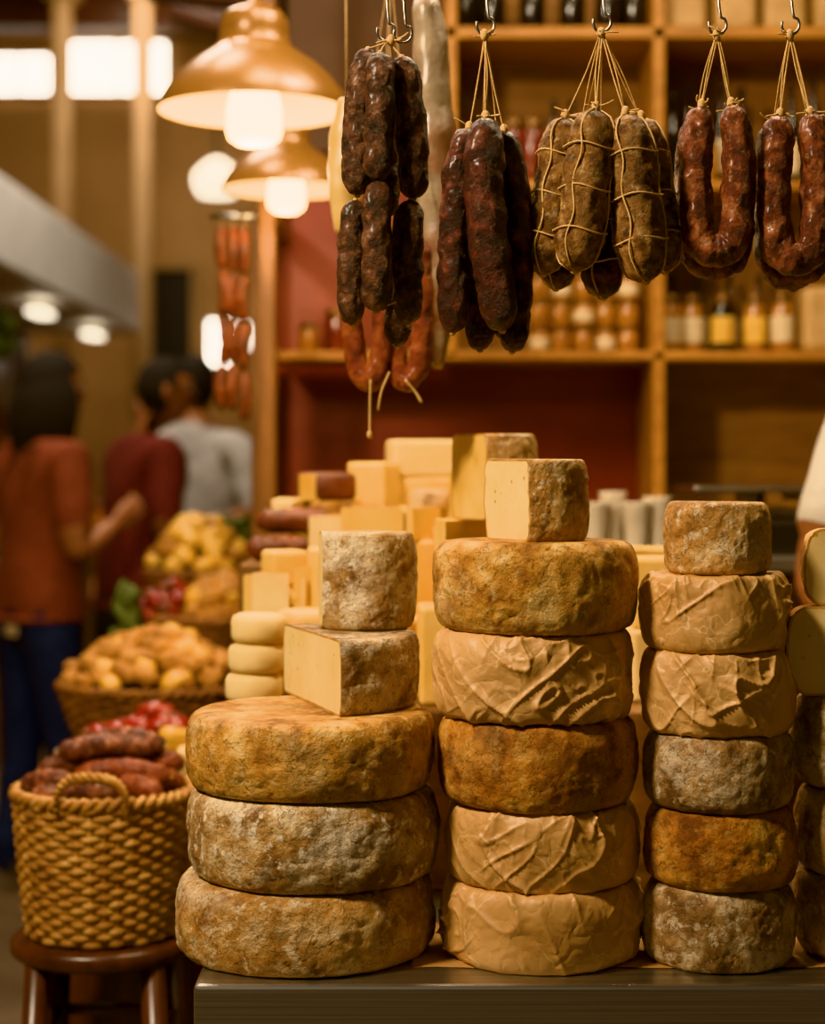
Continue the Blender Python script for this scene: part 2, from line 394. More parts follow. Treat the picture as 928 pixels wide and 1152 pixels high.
# ---------------------------------------------------------------- display pile behind
b=MB()
for (x0,x1,y0,y1,zt,zb) in ((-.235,.50,2.36,2.62,1.03,TZ),(-.235,.45,2.62,2.80,1.115,TZ),(-.28,.34,2.86,3.30,1.20,0)):
    b.box(((x0+x1)/2,(y0+y1)/2,(zt+zb)/2),(x1-x0,y1-y0,zt-zb),wood_crate,.004)
b.build('stepped_display_stand')
b=MB()
def rnd(x,y,z,r,h,m): b.cyl((x,y,z),r,h,m,36,.010)
def blk(x,y,z,w,d,h,m,rz=0): b.box((x,y,z+h/2),(w,d,h),m,.006,(0,0,rz))
for k in range(3): rnd(-.220+.004*k,2.47,1.03+.041*k,.040,.040,paste_cream)
for k in range(3): rnd(-.150,2.54,1.03+.041*k,.046,.040,paste_cream if k%2 else paste_yellow)
rnd(-.06,2.50,1.03,.05,.05,paste_yellow); rnd(-.06,2.50,1.081,.047,.045,paste_cream); b.wedge(-.07,2.45,1.127,.07,.9,.05,1.0,paste_yellow,rind_ochre)
blk(.060,2.47,1.03,.105,.09,.135,paste_yellow,.05); b.wedge(.045,2.42,1.165,.12,.85,.117,1.25,paste_yellow,paste_yellow)
rnd(.0,2.56,1.03,.04,.06,paste_cream);rnd(.0,2.56,1.09,.04,.05,paste_yellow)
blk(.345,2.50,1.03,.09,.08,.10,paste_cream,.1);blk(.345,2.50,1.13,.075,.07,.10,paste_yellow,-.1)
rnd(.45,2.52,1.03,.05,.06,paste_cream)
blk(.22,2.52,1.03,.12,.10,.10,paste_yellow)
rnd(-.190,2.70,1.115,.045,.030,paste_cream); rnd(-.192,2.70,1.145,.043,.030,paste_yellow)
blk(-.195,2.70,1.175,.058,.05,.055,paste_yellow,.5)
blk(-.125,2.69,1.115,.055,.06,.12,paste_yellow,-.35)
rnd(-.06,2.70,1.115,.042,.05,paste_cream);blk(-.06,2.70,1.165,.06,.05,.07,rind_ochre,.2)
blk(.0,2.72,1.115,.055,.06,.13,paste_yellow,.5); b.wedge(.0,2.68,1.245,.07,.8,.05,1.3,paste_yellow,rind_tan)
blk(.07,2.70,1.115,.07,.07,.15,paste_yellow,.2); blk(.15,2.71,1.115,.07,.07,.17,paste_cream)
blk(.35,2.70,1.115,.08,.07,.12,paste_yellow)
def log(x0,x1,y,z,r,m):
    b.sausage([(x0,y,z+r),((x0+x1)/2,y+.005,z+r+.002),(x1,y,z+r)],r,m,20,False)
log(-.275,-.165,2.93,1.20,.022,rind_darkred); log(-.26,-.13,2.95,1.244,.022,rind_darkred)
log(-.25,-.14,3.02,1.20,.022,rind_darkred)
blk(-.145,3.05,1.20,.12,.10,.10,rind_ochre); rnd(-.140,3.06,1.300,.060,.048,rind_darkred); b.wedge(-.19,2.98,1.300,.08,.7,.045,1.1,paste_yellow,rind_darkred)
b.wedge(-.10,2.87,1.20,.10,.8,.044,.5,paste_yellow,rind_rust); b.wedge(-.115,2.87,1.245,.10,.8,.046,.5,paste_yellow,rind_grey)
rnd(-.06,2.93,1.20,.05,.042,rind_grey); rnd(-.075,2.95,1.243,.045,.042,rind_rust)
blk(-.005,2.95,1.20,.055,.08,.09,paste_yellow,.3); blk(-.065,3.05,1.20,.07,.08,.165,paste_yellow,-.4)
blk(.02,3.12,1.20,.13,.10,.14,paste_yellow,.1); blk(.02,3.12,1.34,.122,.10,.064,paste_cream,.16)
blk(.055,2.94,1.20,.07,.08,.07,paste_yellow,.2); b.wedge(.06,2.90,1.27,.10,.8,.08,.9,paste_yellow,rind_grey); rnd(.03,2.96,1.28,.035,.04,rind_tan)
blk(.14,2.95,1.20,.08,.08,.12,paste_cream); blk(.2,3.05,1.20,.1,.1,.13,paste_yellow)
blk(-.20,3.20,1.20,.1,.1,.10,paste_cream); blk(.12,3.2,1.2,.1,.1,.16,paste_yellow)
for k in range(14):
    b.wedge(R_(-.22,.02),R_(2.88,3.05),1.20+R_(.0,.01),R_(.05,.08),.8,R_(.05,.09),R_(.3,2.6),random.choice([paste_yellow,paste_yellow,paste_cream]),random.choice([rind_ochre,rind_tan,rind_rust]))
for k in range(8):
    b.wedge(R_(-.2,.02),R_(2.64,2.70),1.115,R_(.05,.07),.8,R_(.05,.10),R_(.3,2.6),random.choice([paste_yellow,paste_cream]),random.choice([rind_ochre,rind_tan]))
b.build('assorted_cheese_pile')
cheese('cheese_wedge',.108,2.442,1.283,.063,.118,rind_tan,30,cuts=[(.098,2.384,.90,.42)],c=.010,paste=paste_yellow)

# ---------------------------------------------------------------- hanging sausages
def hook(b,x,y,z0,z1):
    r=.012; P=[]
    for i in range(11):
        a=math.radians(200-i*20); P.append((x+.0,y+r*1.35*math.cos(a),z1+r*1.35*math.sin(a)))
    P.append((x+.002,y+.004,(z0+z1)/2+.01))
    for i in range(10):
        a=math.radians(70-i*30); P.append((x+.010*math.cos(a)+.001,y,z0+.010+.011*math.sin(a)))
    b.tube(catmull(P,70),.0017,steel,8)
def string(b,p,q,r=.0009,sag=.003):
    p=Vector(p);q=Vector(q);m=(p+q)/2+Vector((R_(-sag,sag),R_(-sag,sag),0))
    b.tube(catmull([p,m,q],10),r,twine,6)
RAILZ=1.915
def tie(b,x,y,z):
    b.ell((x,y,z),(.005,.005,.007),twine,10)
    for k in range(4): string(b,(x,y,z),(x+R_(-.018,.02),y-.004,z+R_(-.004,.010)),.0009,.004)
HN='hanging_sausage_bundle'
b=MB(); hook(b,-.031,2.0,1.835,RAILZ); hook(b,-.012,1.998,1.832,RAILZ)
S=[([(-.050,2.0,1.825),(-.061,2.0,1.74),(-.062,2.0,1.660)],.0178),([(-.036,1.975,1.815),(-.037,1.97,1.745),(-.038,1.975,1.672)],.0165),
   ([(-.012,1.995,1.815),(-.001,1.995,1.74),(.001,2.0,1.656)],.0178),([(-.064,2.0,1.655),(-.070,2.0,1.59),(-.068,2.0,1.515)],.0158),
   ([(-.038,1.975,1.672),(-.039,1.97,1.60),(-.040,1.975,1.527)],.0165),([(-.002,2.0,1.655),(-.006,1.998,1.59),(-.005,2.0,1.515)],.0175),
   ([(-.018,2.035,1.60),(-.016,2.035,1.55),(-.018,2.03,1.492)],.0165),([(-.030,2.035,1.80),(-.03,2.035,1.73),(-.03,2.03,1.64)],.016)]
for i,(P,r) in enumerate(S): b.sausage(P,r,sausage_brown,seed=i)
for p in ((-.050,2.0,1.825),(-.036,1.975,1.815),(-.012,1.995,1.815),(-.03,2.035,1.80)): string(b,p,(-.024,2.0,1.836))
string(b,(-.040,1.975,1.53),(-.018,1.975,1.538)); string(b,(-.018,1.99,1.538),(-.005,2.0,1.52))
string(b,(-.03,2.035,1.64),(-.018,2.035,1.60))
tie(b,-.024,1.998,1.834); b.build(HN)
b=MB(); hook(b,.081,2.0,1.842,RAILZ)
S=[([(.064,2.0,1.735),(.049,2.0,1.66),(.045,2.0,1.505)],.0180),([(.081,1.975,1.742),(.079,1.97,1.66),(.088,1.97,1.58),(.100,1.975,1.506)],.0225),
   ([(.103,2.0,1.732),(.118,2.0,1.64),(.117,2.0,1.56),(.112,2.0,1.484)],.0180),([(.080,2.035,1.72),(.076,2.03,1.60),(.077,2.025,1.487)],.017),([(.1,2.04,1.70),(.1,2.04,1.6),(.106,2.03,1.50)],.017)]
for i,(P,r) in enumerate(S): b.sausage(P,r,sausage_red,seed=i+20); string(b,P[0],(.081,2.0,1.842)); string(b,P[0],(.083,2.0,1.842))
tie(b,.081,1.998,1.84)
for P,r in S: tie(b,P[0][0],P[0][1],P[0][2]+.002)
b.build(HN)
b=MB(); hook(b,.212,2.0,1.845,RAILZ)
def netted(b,p,q,r,mat,seed):
    p=Vector(p);q=Vector(q); b.sausage([p,p.lerp(q,.5)+Vector((0,-.003,0)),q],r,mat,46,seed=seed,amp=.002)
    ax=(q-p).normalized(); L=(q-p).length
    n1=Vector((0,-1,0)); n1=(n1-ax*n1.dot(ax)).normalized(); n2=ax.cross(n1)
    def rr(t):
        d=min(t,1-t)*L;e=r*1.5
        return r*(.12+.88*(1 if d>e else math.sqrt(max(0,1-(1-d/e)**2))))+.0018
    for t in (.24,.5,.76):
        P=[p.lerp(q,t+.012*math.sin(3*a*6.283/24+seed))+ (n1*math.cos(a*6.283/24)+n2*math.sin(a*6.283/24))*rr(t)*1.02 for a in range(24)]
        b.tube(P,.0011,twine,6,closed=True)
    for k in range(4):
        a=k*math.pi/2+.5
        P=[p.lerp(q,i/24)+(n1*math.cos(a+.1*math.sin(i*.7))+n2*math.sin(a+.1*math.sin(i*.7)))*rr(i/24)*1.02 for i in range(25)]
        b.tube(P,.0011,twine,6)
T=[((.172,2.005,1.748),(.147,2.005,1.572),.0245,salami_mold),((.203,1.97,1.750),(.180,1.97,1.572),.0275,salami_mold),
   ((.236,1.972,1.745),(.258,1.97,1.560),.0280,salami_mold),((.258,2.01,1.748),(.286,2.01,1.575),.0240,salami_mold),
   ((.215,2.03,1.72),(.218,2.035,1.548),.0240,sausage_red),((.19,2.05,1.72),(.165,2.05,1.56),.022,sausage_red)]
for i,(p,q,r,m) in enumerate(T):
    netted(b,p,q,r,m,i+40); string(b,p,(.212,2.0,1.845)); string(b,p,(.214,2.0,1.845)); tie(b,p[0],p[1]-.002,p[2]+.003)
tie(b,.212,1.998,1.842); b.build('netted_salami_bundle')
def horseshoe(x,hx,dz,seed):
    b=MB(); hook(b,hx,2.0,1.842,RAILZ)
    def U(x,y,w,zt,zb,r,sd,tw):
        P=[(x-w*.72,y+tw,zt),(x-w,y+tw,zt-.05),(x-w*1.02,y+tw*.6,zb+.055),(x-w*.8,y+tw*.3,zb+.012),(x,y,zb),(x+w*.8,y-tw*.3,zb+.012),(x+w*1.02,y-tw*.6,zb+.055),(x+w,y-tw,zt-.05),(x+w*.66,y-tw,zt)]
        b.sausage(P,r,sausage_rust,44,seed=sd,amp=.0022)
        for e in (P[0],P[-1]):
            string(b,e,(hx,2.0,1.842)); string(b,e,(hx+.002,2.0,1.842)); tie(b,e[0],e[1],e[2]+.002)
    U(x,1.985,.0228,1.758+dz,1.596+dz,.0188,seed,.004)
    U(x+.006,2.035,.026,1.760+dz,1.584+dz,.0175,seed+3,.010)
    tie(b,hx,1.998,1.84); b.build('horseshoe_sausage_bundle')
horseshoe(.340,.342,0,60); horseshoe(.428,.424,-.010,70)
b=MB()
for (x,w) in ((-.062,.017),(-.010,.018)):
    P=[(x-w,2.36,1.66),(x-w*1.2,2.36,1.56),(x-w*.6,2.36,1.49),(x+w*.3,2.35,1.470),(x+w*1.2,2.35,1.505),(x+w*1.3,2.35,1.58),(x+w,2.35,1.66)]
    b.sausage(P,.0155,chorizo,26,seed=int(x*999))
    string(b,P[0],(-.03,2.40,2.03)); string(b,P[-1],(-.03,2.40,2.03))
string(b,(-.055,2.33,1.47),(-.056,2.33,1.400),.0018); b.ell((-.056,2.33,1.398),(.004,.004,.006),twine,8)
string(b,(-.01,2.33,1.47),(.012,2.33,1.44),.0018); string(b,(-.03,2.33,1.48),(-.045,2.33,1.43),.0018)
b.build('hanging_chorizo')
b=MB()
b.tube(catmull([(.02,2.42,2.03),(.022,2.42,1.98)],4),.003,twine,6)
pp=catmull([(.022,2.42,1.99),(.030,2.42,1.8),(.036,2.42,1.62),(.034,2.42,1.49)],50)
b.tube(pp,[.005+.025*math.sin(math.pi*min(1,(i/50)*.9+.1))**.6 for i in range(51)],plas,28,disp=lambda q:.006*noise.noise(q*28))
b.build('plastic_wrapped_ham')
b=MB()
b.tube([(-.09,2.40,2.04),(-.09,2.44,1.85)],.0015,twine,6)
pp=catmull([(-.09,2.44,1.86),(-.092,2.44,1.76),(-.096,2.44,1.675)],40)
b.tube(pp,[.006+.018*math.sin(math.pi*min(1,(i/40)*.95+.05))**.6 for i in range(41)],provolone,24,disp=lambda q:.003*noise.noise(q*40))
b.build('hanging_provolone')
b=MB()
b.tube([(-.2,2.0,RAILZ),(1.1,2.0,RAILZ)],.011,steel,16)
b.tube([(-.2,2.40,2.04),(1.1,2.40,2.04)],.011,steel,16)
for x in (-.19,1.05):
    b.tube([(x,2.0,RAILZ),(x,2.0,5.0)],.008,steel,12); b.tube([(x,2.4,2.04),(x,2.4,5.0)],.008,steel,12)
b.build('hanging_rail')

# ---------------------------------------------------------------- pendant lamps
def pendant(x,y,z,k,power):
    b=MB()
    o=[(.163,0),(.160,.012),(.149,.032),(.130,.056),(.106,.078),(.082,.094),(.066,.106),(.060,.116),(.059,.132),(.057,.152),(.048,.166),(.030,.174),(.012,.178),(.010,.200),(.004,.202)]
    b.lathe([(r*k,h*k) for r,h in o],(x,y,z),brass,56,caps=False)
    i=[(.0,.112),(.054,.110),(.078,.088),(.102,.072),(.127,.050),(.146,.028),(.157,.010),(.1628,0)]
    b.tube([(x+.1625*k*math.cos(a*6.2832/56),y+.1625*k*math.sin(a*6.2832/56),z) for a in range(56)],.0022,brass,6,closed=True)
    b.lathe([(r*k*.985,h*k) for r,h in i],(x,y,z),lamp_in,56,caps=False)
    b.cyl((x,y,z+.05*k),.026*k,.06*k,lid_m,24)
    pr=[(.022,.058),(.030,.045),(.042,.025),(.047,0),(.047,-.035),(.043,-.048),(.030,-.057),(.010,-.060)]
    b.lathe([(r*k,h*k) for r,h in pr[::-1]],(x,y,z),bulb_m,32)
    b.tube([(x,y,z+.2*k),(x,y,5.0)],.004,cord_m,8)
    b.build('pendant_lamp')
    l=bpy.data.lights.new('pendant_light','POINT'); l.energy=power; l.color=(1,.76,.46); l.shadow_soft_size=.03
    ob=bpy.data.objects.new('pendant_light',l); ob.location=(x,y,z-.10*k); sc.collection.objects.link(ob)
pendant(-.267,3.0,1.958,1.0,5.5)
pendant(-.252,3.55,1.912,.80,2)

# ---------------------------------------------------------------- back wall + shelving of the stall
def wallbox(name,c,d,m):
    b=MB(); b.box(c,d,m,0); return b.build(name)
wallbox('wall_stall_back',(1.1,4.22,1.5),(2.93,.06,3.0),red_wall)
wallbox('wall_stall_back_shade_panel',(.0,4.18,2.55),(.62,.02,.9),unlit_wall)  # added panel: shade on the upper red wall, put into colour
b=MB()
F=3.90; D=.26; YC=F+D/2
b.box((.9,YC,2.313),(1.78,D,.026),wood_shelf); b.box((.9,YC,1.978),(1.60,D,.020),wood_shelf)
b.box((.75,YC,1.6035),(2.1,D,.020),wood_shelf); b.box((.9,YC,2.72),(1.78,D,.026),wood_shelf)
for x,z0,z1 in ((.085,1.60,2.72),(.541,0.0,2.72),(1.02,0,2.72),(1.79,0,2.72)):
    b.box((x,YC,(z0+z1)/2),(.026,D,z1-z0),wood_shelf)
b.box((.93,F+D+.005,2.16),(1.72,.01,1.12),wood_back)
b.box((1.17,F+D+.006,.80),(1.24,.01,1.6),wood_back)
b.build('wall_shelf_unit')
b=MB(); b.box((-.302,3.72,1.35),(.034,.06,2.7),post_wood,.004); b.box((-.345,4.14,1.5),(.05,.12,3.0),post_wood,.004)
b.box((-.30,3.95,1.9),(.036,.42,.05),post_wood,.004)
b.build('timber_post')

def jar(b,x,y,z,r,h,m,lid=lid_m,label=None):
    b.lathe([(r*.9,0),(r,r*.15),(r,h*.72),(r*.92,h*.80),(r*.8,h*.84)],(x,y,z),m,20)
    b.lathe([(r*.84,h*.83),(r*.86,h*.85),(r*.86,h*.985),(r*.8,h)],(x,y,z),lid,20)
    if label: b.lathe([(r*1.01,h*.18),(r*1.02,h*.2),(r*1.02,h*.6),(r*1.01,h*.62)],(x,y,z),label,20)
def bottle(b,x,y,z,r,h,m,label=None):
    b.lathe([(r*.9,0),(r,r*.2),(r,h*.55),(r*.8,h*.66),(r*.36,h*.76),(r*.32,h*.93),(r*.4,h*.94),(r*.4,h)],(x,y,z),m,20)
    if label: b.lathe([(r*1.01,h*.14),(r*1.02,h*.15),(r*1.02,h*.45),(r*1.01,h*.46)],(x,y,z),label,20)
b=MB()
for i,x in enumerate((.285,.335,.385,.435,.485)):
    for k in range(3): jar(b,x,4.0+.01*(i%2),1.6135+.060*k,.0235,.059,glass_a,lid_m,label_m if (i+k)%3==0 else None)
jar(b,-.17,4.0,1.6135,.03,.10,glass_r); jar(b,-.235,4.02,1.6135,.024,.07,glass_a)
b.build('stacked_preserve_jars')
b=MB()
for x,m,l in ((.585,glass_a,label_m),(.635,glass_a,label_m),(.70,glass_d,label_y),(.775,glass_a,label_y),(.83,glass_a,label_m)):
    jar(b,x,3.99+R_(0,.05),1.6135,.026,.135,m,lid_m,l)
for x in (.60,.66,.73,.80): bottle(b,x,4.10,1.6135,.02,.19,glass_d,label_m)
b.build('labelled_jars')
b=MB()
for x in (.135,.17,.43): jar(b,x,4.03,1.988,.024,.12,glass_d,lid_m)
for x in (.225,.27): jar(b,x,3.99,1.988,.03,.15,glass_r,lid_m)
for x in (.32,.36,.48): bottle(b,x,4.02,1.988,.02,.2,glass_d)
for x,h in ((.585,.21),(.625,.23),(.70,.24),(.745,.23),(.86,.24),(.90,.25),(.94,.22)): bottle(b,x,4.0+R_(-.02,.04),1.988,.022,h,glass_d,label_m if h>.23 else None)
jar(b,.66,3.98,1.988,.024,.10,glass_a)
b.build('dark_bottles')
b=MB()
for x in (.12,.18,.27,.36,.44,.5): jar(b,x,4.0,2.326,.030,.13,glass_d,lid_m)
for x in (.61,.72,.83,.94): b.box((x,4.0,2.326+.07),(.095,.10,.14),pouch,.018,(0,0,R_(-.1,.1)))
b.box((.91,4.0,1.6135+.075),(.08,.09,.15),pouch,.02); b.box((.98,4.0,1.6135+.065),(.05,.09,.13),white_p,.02)
b.build('packaged_goods')

b=MB(); b.box((.86,3.58,.58),(1.2,.44,1.16),wood_dark,.005); b.box((.86,3.57,1.175),(1.24,.48,.03),steel_table,.004); b.build('back_counter')
b=MB()
b.box((.66,3.50,1.225),(.20,.24,.07),black_p,.012); b.box((.66,3.51,1.27),(.16,.18,.02),steel,.004)
b.box((.665,3.49,1.315),(.26,.24,.012),steel,.004); b.cyl((.665,3.50,1.27),.03,.04,steel)
b.lathe([(.001,-.006),(.075,-.006),(.078,0),(.075,.006),(.001,.006)],(.80,3.48,1.30),steel,32)
b.box((.80,3.52,1.225),(.12,.2,.07),steel,.01); b.cyl((.80,3.49,1.255),.02,.045,steel)
b.build('deli_scale')
b=MB()
for x,y,h in ((.35,3.42,.10),(.39,3.46,.12),(.43,3.42,.10),(.475,3.45,.11)):
    b.lathe([(.018,0),(.020,.004),(.027,h*.95),(.029,h),(.026,h),(.018,.01)],(x,y,1.19),white_p,20)
b.build('white_paper_cups')
b=MB()
b.tube([(-.31,3.70,1.88),(-.42,3.70,1.88)],.006,steel,8)
for x in (-.350,-.374,-.396):
    z=1.86
    string(b,(x,3.70,1.88),(x,3.70,1.86))
    for k in range(4):
        h=R_(.09,.105); b.sausage([(x,3.70,z),(x+R_(-.008,.008),3.69,z-h/2),(x,3.70,z-h)],.012,rind_darkred,16,seed=k); z-=h
b.build('dried_sausage_string')

# ---------------------------------------------------------------- baskets
def basket(b,cx,cy,zb,zt,rb,rt,rows,N,m,sx=1.0,rr=None):
    H=zt-zb; sp=H/rows; tr=rr or sp*.56
    def rad(z): 
        t=(z-zb)/H; return rb+(rt-rb)*(t**.8)
    for k in range(rows):
        z=zb+sp*(k+.5); r=rad(z); n=N*4
        P=[]
        for i in range(n):
            a=2*math.pi*i/n; q=r+tr*.65*math.cos(N*a/2+k*math.pi)
            P.append((cx+q*sx*math.cos(a),cy+q*math.sin(a),z+.0012*math.sin(a*9+k*2)))
        b.tube(P,tr,m,6,closed=True)
    for j in range(N):
        a=2*math.pi*j/N+.0; P=[]
        for i in range(7):
            z=zb+H*i/6; r=rad(z); P.append((cx+r*sx*math.cos(a),cy+r*math.sin(a),z))
        b.tube(P,tr*.8,m,6)
    tR=max(tr*1.0,.0052)
    for ph in (0,math.pi):
        n=200; P=[]
        for i in range(n):
            a=2*math.pi*i/n; q=rt+tR*1.0*math.cos(24*a+ph)
            P.append((cx+q*sx*math.cos(a),cy+q*math.sin(a),zt+tR*.8+tR*1.0*math.sin(24*a+ph)))
        b.tube(P,tR*1.1,m,7,closed=True)
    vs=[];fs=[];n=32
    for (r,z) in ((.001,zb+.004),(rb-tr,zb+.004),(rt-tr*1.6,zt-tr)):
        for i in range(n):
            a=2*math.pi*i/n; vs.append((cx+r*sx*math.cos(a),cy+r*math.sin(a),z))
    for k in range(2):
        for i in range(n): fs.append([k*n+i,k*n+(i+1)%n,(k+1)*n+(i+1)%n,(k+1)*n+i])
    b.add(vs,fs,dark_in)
def heap(b,cx,cy,z,R,rise,n,rr,mats,sx=1,asp=1.3):
    for k in range(n):
        a=R_(0,6.283); d=math.sqrt(R_(0,1)); r=R_(*rr)
        b.ell((cx+R*sx*d*math.cos(a),cy+R*d*math.sin(a),z+rise*(1-d*d)+R_(-.006,.006)),(r*asp,r,r*.9),random.choice(mats),14,rrot(),.25)
b=MB()
SX,SY=-.470,2.72
b.lathe([(.001,.618),(.135,.618),(.142,.624),(.142,.640),(.135,.646),(.001,.646)],(SX,SY,0),wood_dark,48)
for dx,dy in ((-1,-1),(1,-1),(1,1),(-1,1)):
    b.tube([(SX+dx*.085,SY+dy*.085,.62),(SX+dx*.115,SY+dy*.115,0)],[.019,.016],wood_dark,14)
for z,q in ((.28,.102),(.50,.091)):
    for s_ in (-1,1):
        b.tube([(SX-q,SY+s_*q,z),(SX+q,SY+s_*q,z)],.010,wood_dark,10); b.tube([(SX+s_*q,SY-q,z),(SX+s_*q,SY+q,z)],.010,wood_dark,10)
b.build('wooden_stool')
b=MB()
basket(b,SX,SY,.650,.858,.112,.134,21,40,wicker)
P=[(SX-.048,SY-.132,.850),(SX-.046,SY-.140,.880),(SX-.03,SY-.143,.900),(SX,SY-.146,.906),(SX+.035,SY-.143,.900),(SX+.052,SY-.138,.880),(SX+.054,SY-.128,.850)]
for ph in (0,2.1,4.2):
    C=catmull(P,60); b.tube([c+Vector((0,.005*math.cos(i*.6+ph),.005*math.sin(i*.6+ph))) for i,c in enumerate(C)],.0040,wicker,7)
b.build('wicker_basket')
b=MB()
b.lathe([(.001,.79),(.112,.80),(.112,.846),(.001,.850)],(SX,SY,0),sausage_red,30)
L=[(-.10,.0,-.01,.085,.3),(-.02,-.06,.0,.16,.15),(.03,-.02,.024,.15,-.1),(-.04,.03,.03,.14,.5),(.05,.05,.030,.13,.1),(-.07,-.05,.012,.11,-.4),(.085,-.02,.006,.10,.9),(.02,.09,.02,.14,.0),(-.05,.07,.02,.12,.9),(.0,.02,.056,.15,.2),(.06,-.07,.008,.09,-.5),(.03,.05,.062,.12,-.3)]
for i,(x,y,z,l,a) in enumerate(L):
    ca,sa=math.cos(a),math.sin(a)
    P=[(SX+x+t*l*ca,SY+y+t*l*sa,.862+z+ .010*(1-4*t*t)) for t in (-.5,0,.5)]
    b.sausage(P,.0185,sausage_rust if i%2 else chorizo,22,seed=i)
b.build('basket_sausages')
b=MB()
for x0,x1,y0,y1,zt in ((-.615,-.36,2.94,3.28,.755),(-.665,-.33,3.28,3.66,.835),(-.66,-.36,3.80,4.08,.95),(-.66,-.38,4.08,4.55,1.03)):
    b.box(((x0+x1)/2,(y0+y1)/2,zt/2),(x1-x0,y1-y0,zt),wood_dark,.006)
    for k in range(1,4): b.box(((x0+x1)/2,y0-.006,zt*k/4),(x1-x0,.012,.02),wood_crate,.003)
b.build('produce_stand')
b=MB(); basket(b,-.475,3.10,.757,.835,.115,.135,8,28,wicker_d)
heap(b,-.53,3.09,.85,.06,.045,26,(.018,.024),[redf,redf,sausage_rust]); heap(b,-.45,3.13,.86,.07,.06,34,(.018,.024),[redf,redf,sausage_rust])
for k in range(5):
    x=-.56+R_(0,.1);y=3.03+R_(-.02,.03);b.sausage([(x-.04,y,.872),(x,y+.01,.882),(x+.04,y+.01,.874)],.013,redf,14,False)
b.box((-.535,3.02,.872),(.05,.04,.035),whitec,.012,(.3,.2,.4)); b.box((-.405,3.03,.885),(.06,.045,.055),lemon,.014,(.2,.2,.6)); b.box((-.375,3.0,.86),(.05,.04,.05),paste_cream,.012,(.2,.1,.2))
b.build('basket_of_charcuterie')
b=MB(); basket(b,-.505,3.47,.837,.930,.135,.168,10,32,wicker_d,1.08)
heap(b,-.505,3.47,.945,.148,.080,140,(.019,.026),[potato,potato,potato,lemon],1.1)
b.build('basket_of_potatoes')
b=MB(); basket(b,-.46,3.93,.952,1.02,.10,.12,6,24,wicker_d)
heap(b,-.42,3.93,1.035,.085,.07,56,(.020,.028),[potato,lemon,potato]); heap(b,-.54,3.92,1.035,.05,.06,40,(.018,.024),[redf,redf,rind_darkred])
b.build('basket_of_mixed_produce')
b=MB(); basket(b,-.515,4.30,1.032,1.10,.10,.125,6,24,wicker_d)
heap(b,-.515,4.30,1.115,.11,.11,90,(.024,.030),[lemon,lemon,potato],asp=1.15)
b.build('basket_of_yellow_fruit')
b=MB()
for k in range(30):
    b.ell((-.44+R_(-.06,.05),4.46+R_(-.02,.05),1.19+R_(-.02,.04)),(.035,.018,.008),green,10,rrot(),.3)
for k in range(14): b.ell((-.45+R_(-.05,.05),4.48+R_(-.02,.03),1.05+R_(.0,.13)),(.03,.03,.03),green,10,None,.3)
for k in range(18):
    b.ell((-.62+R_(-.02,.02),3.86+R_(-.04,.02),.965+R_(0,.12)),(.022,.012,.03),green,10,rrot(),.3)
b.build('leafy_greens')

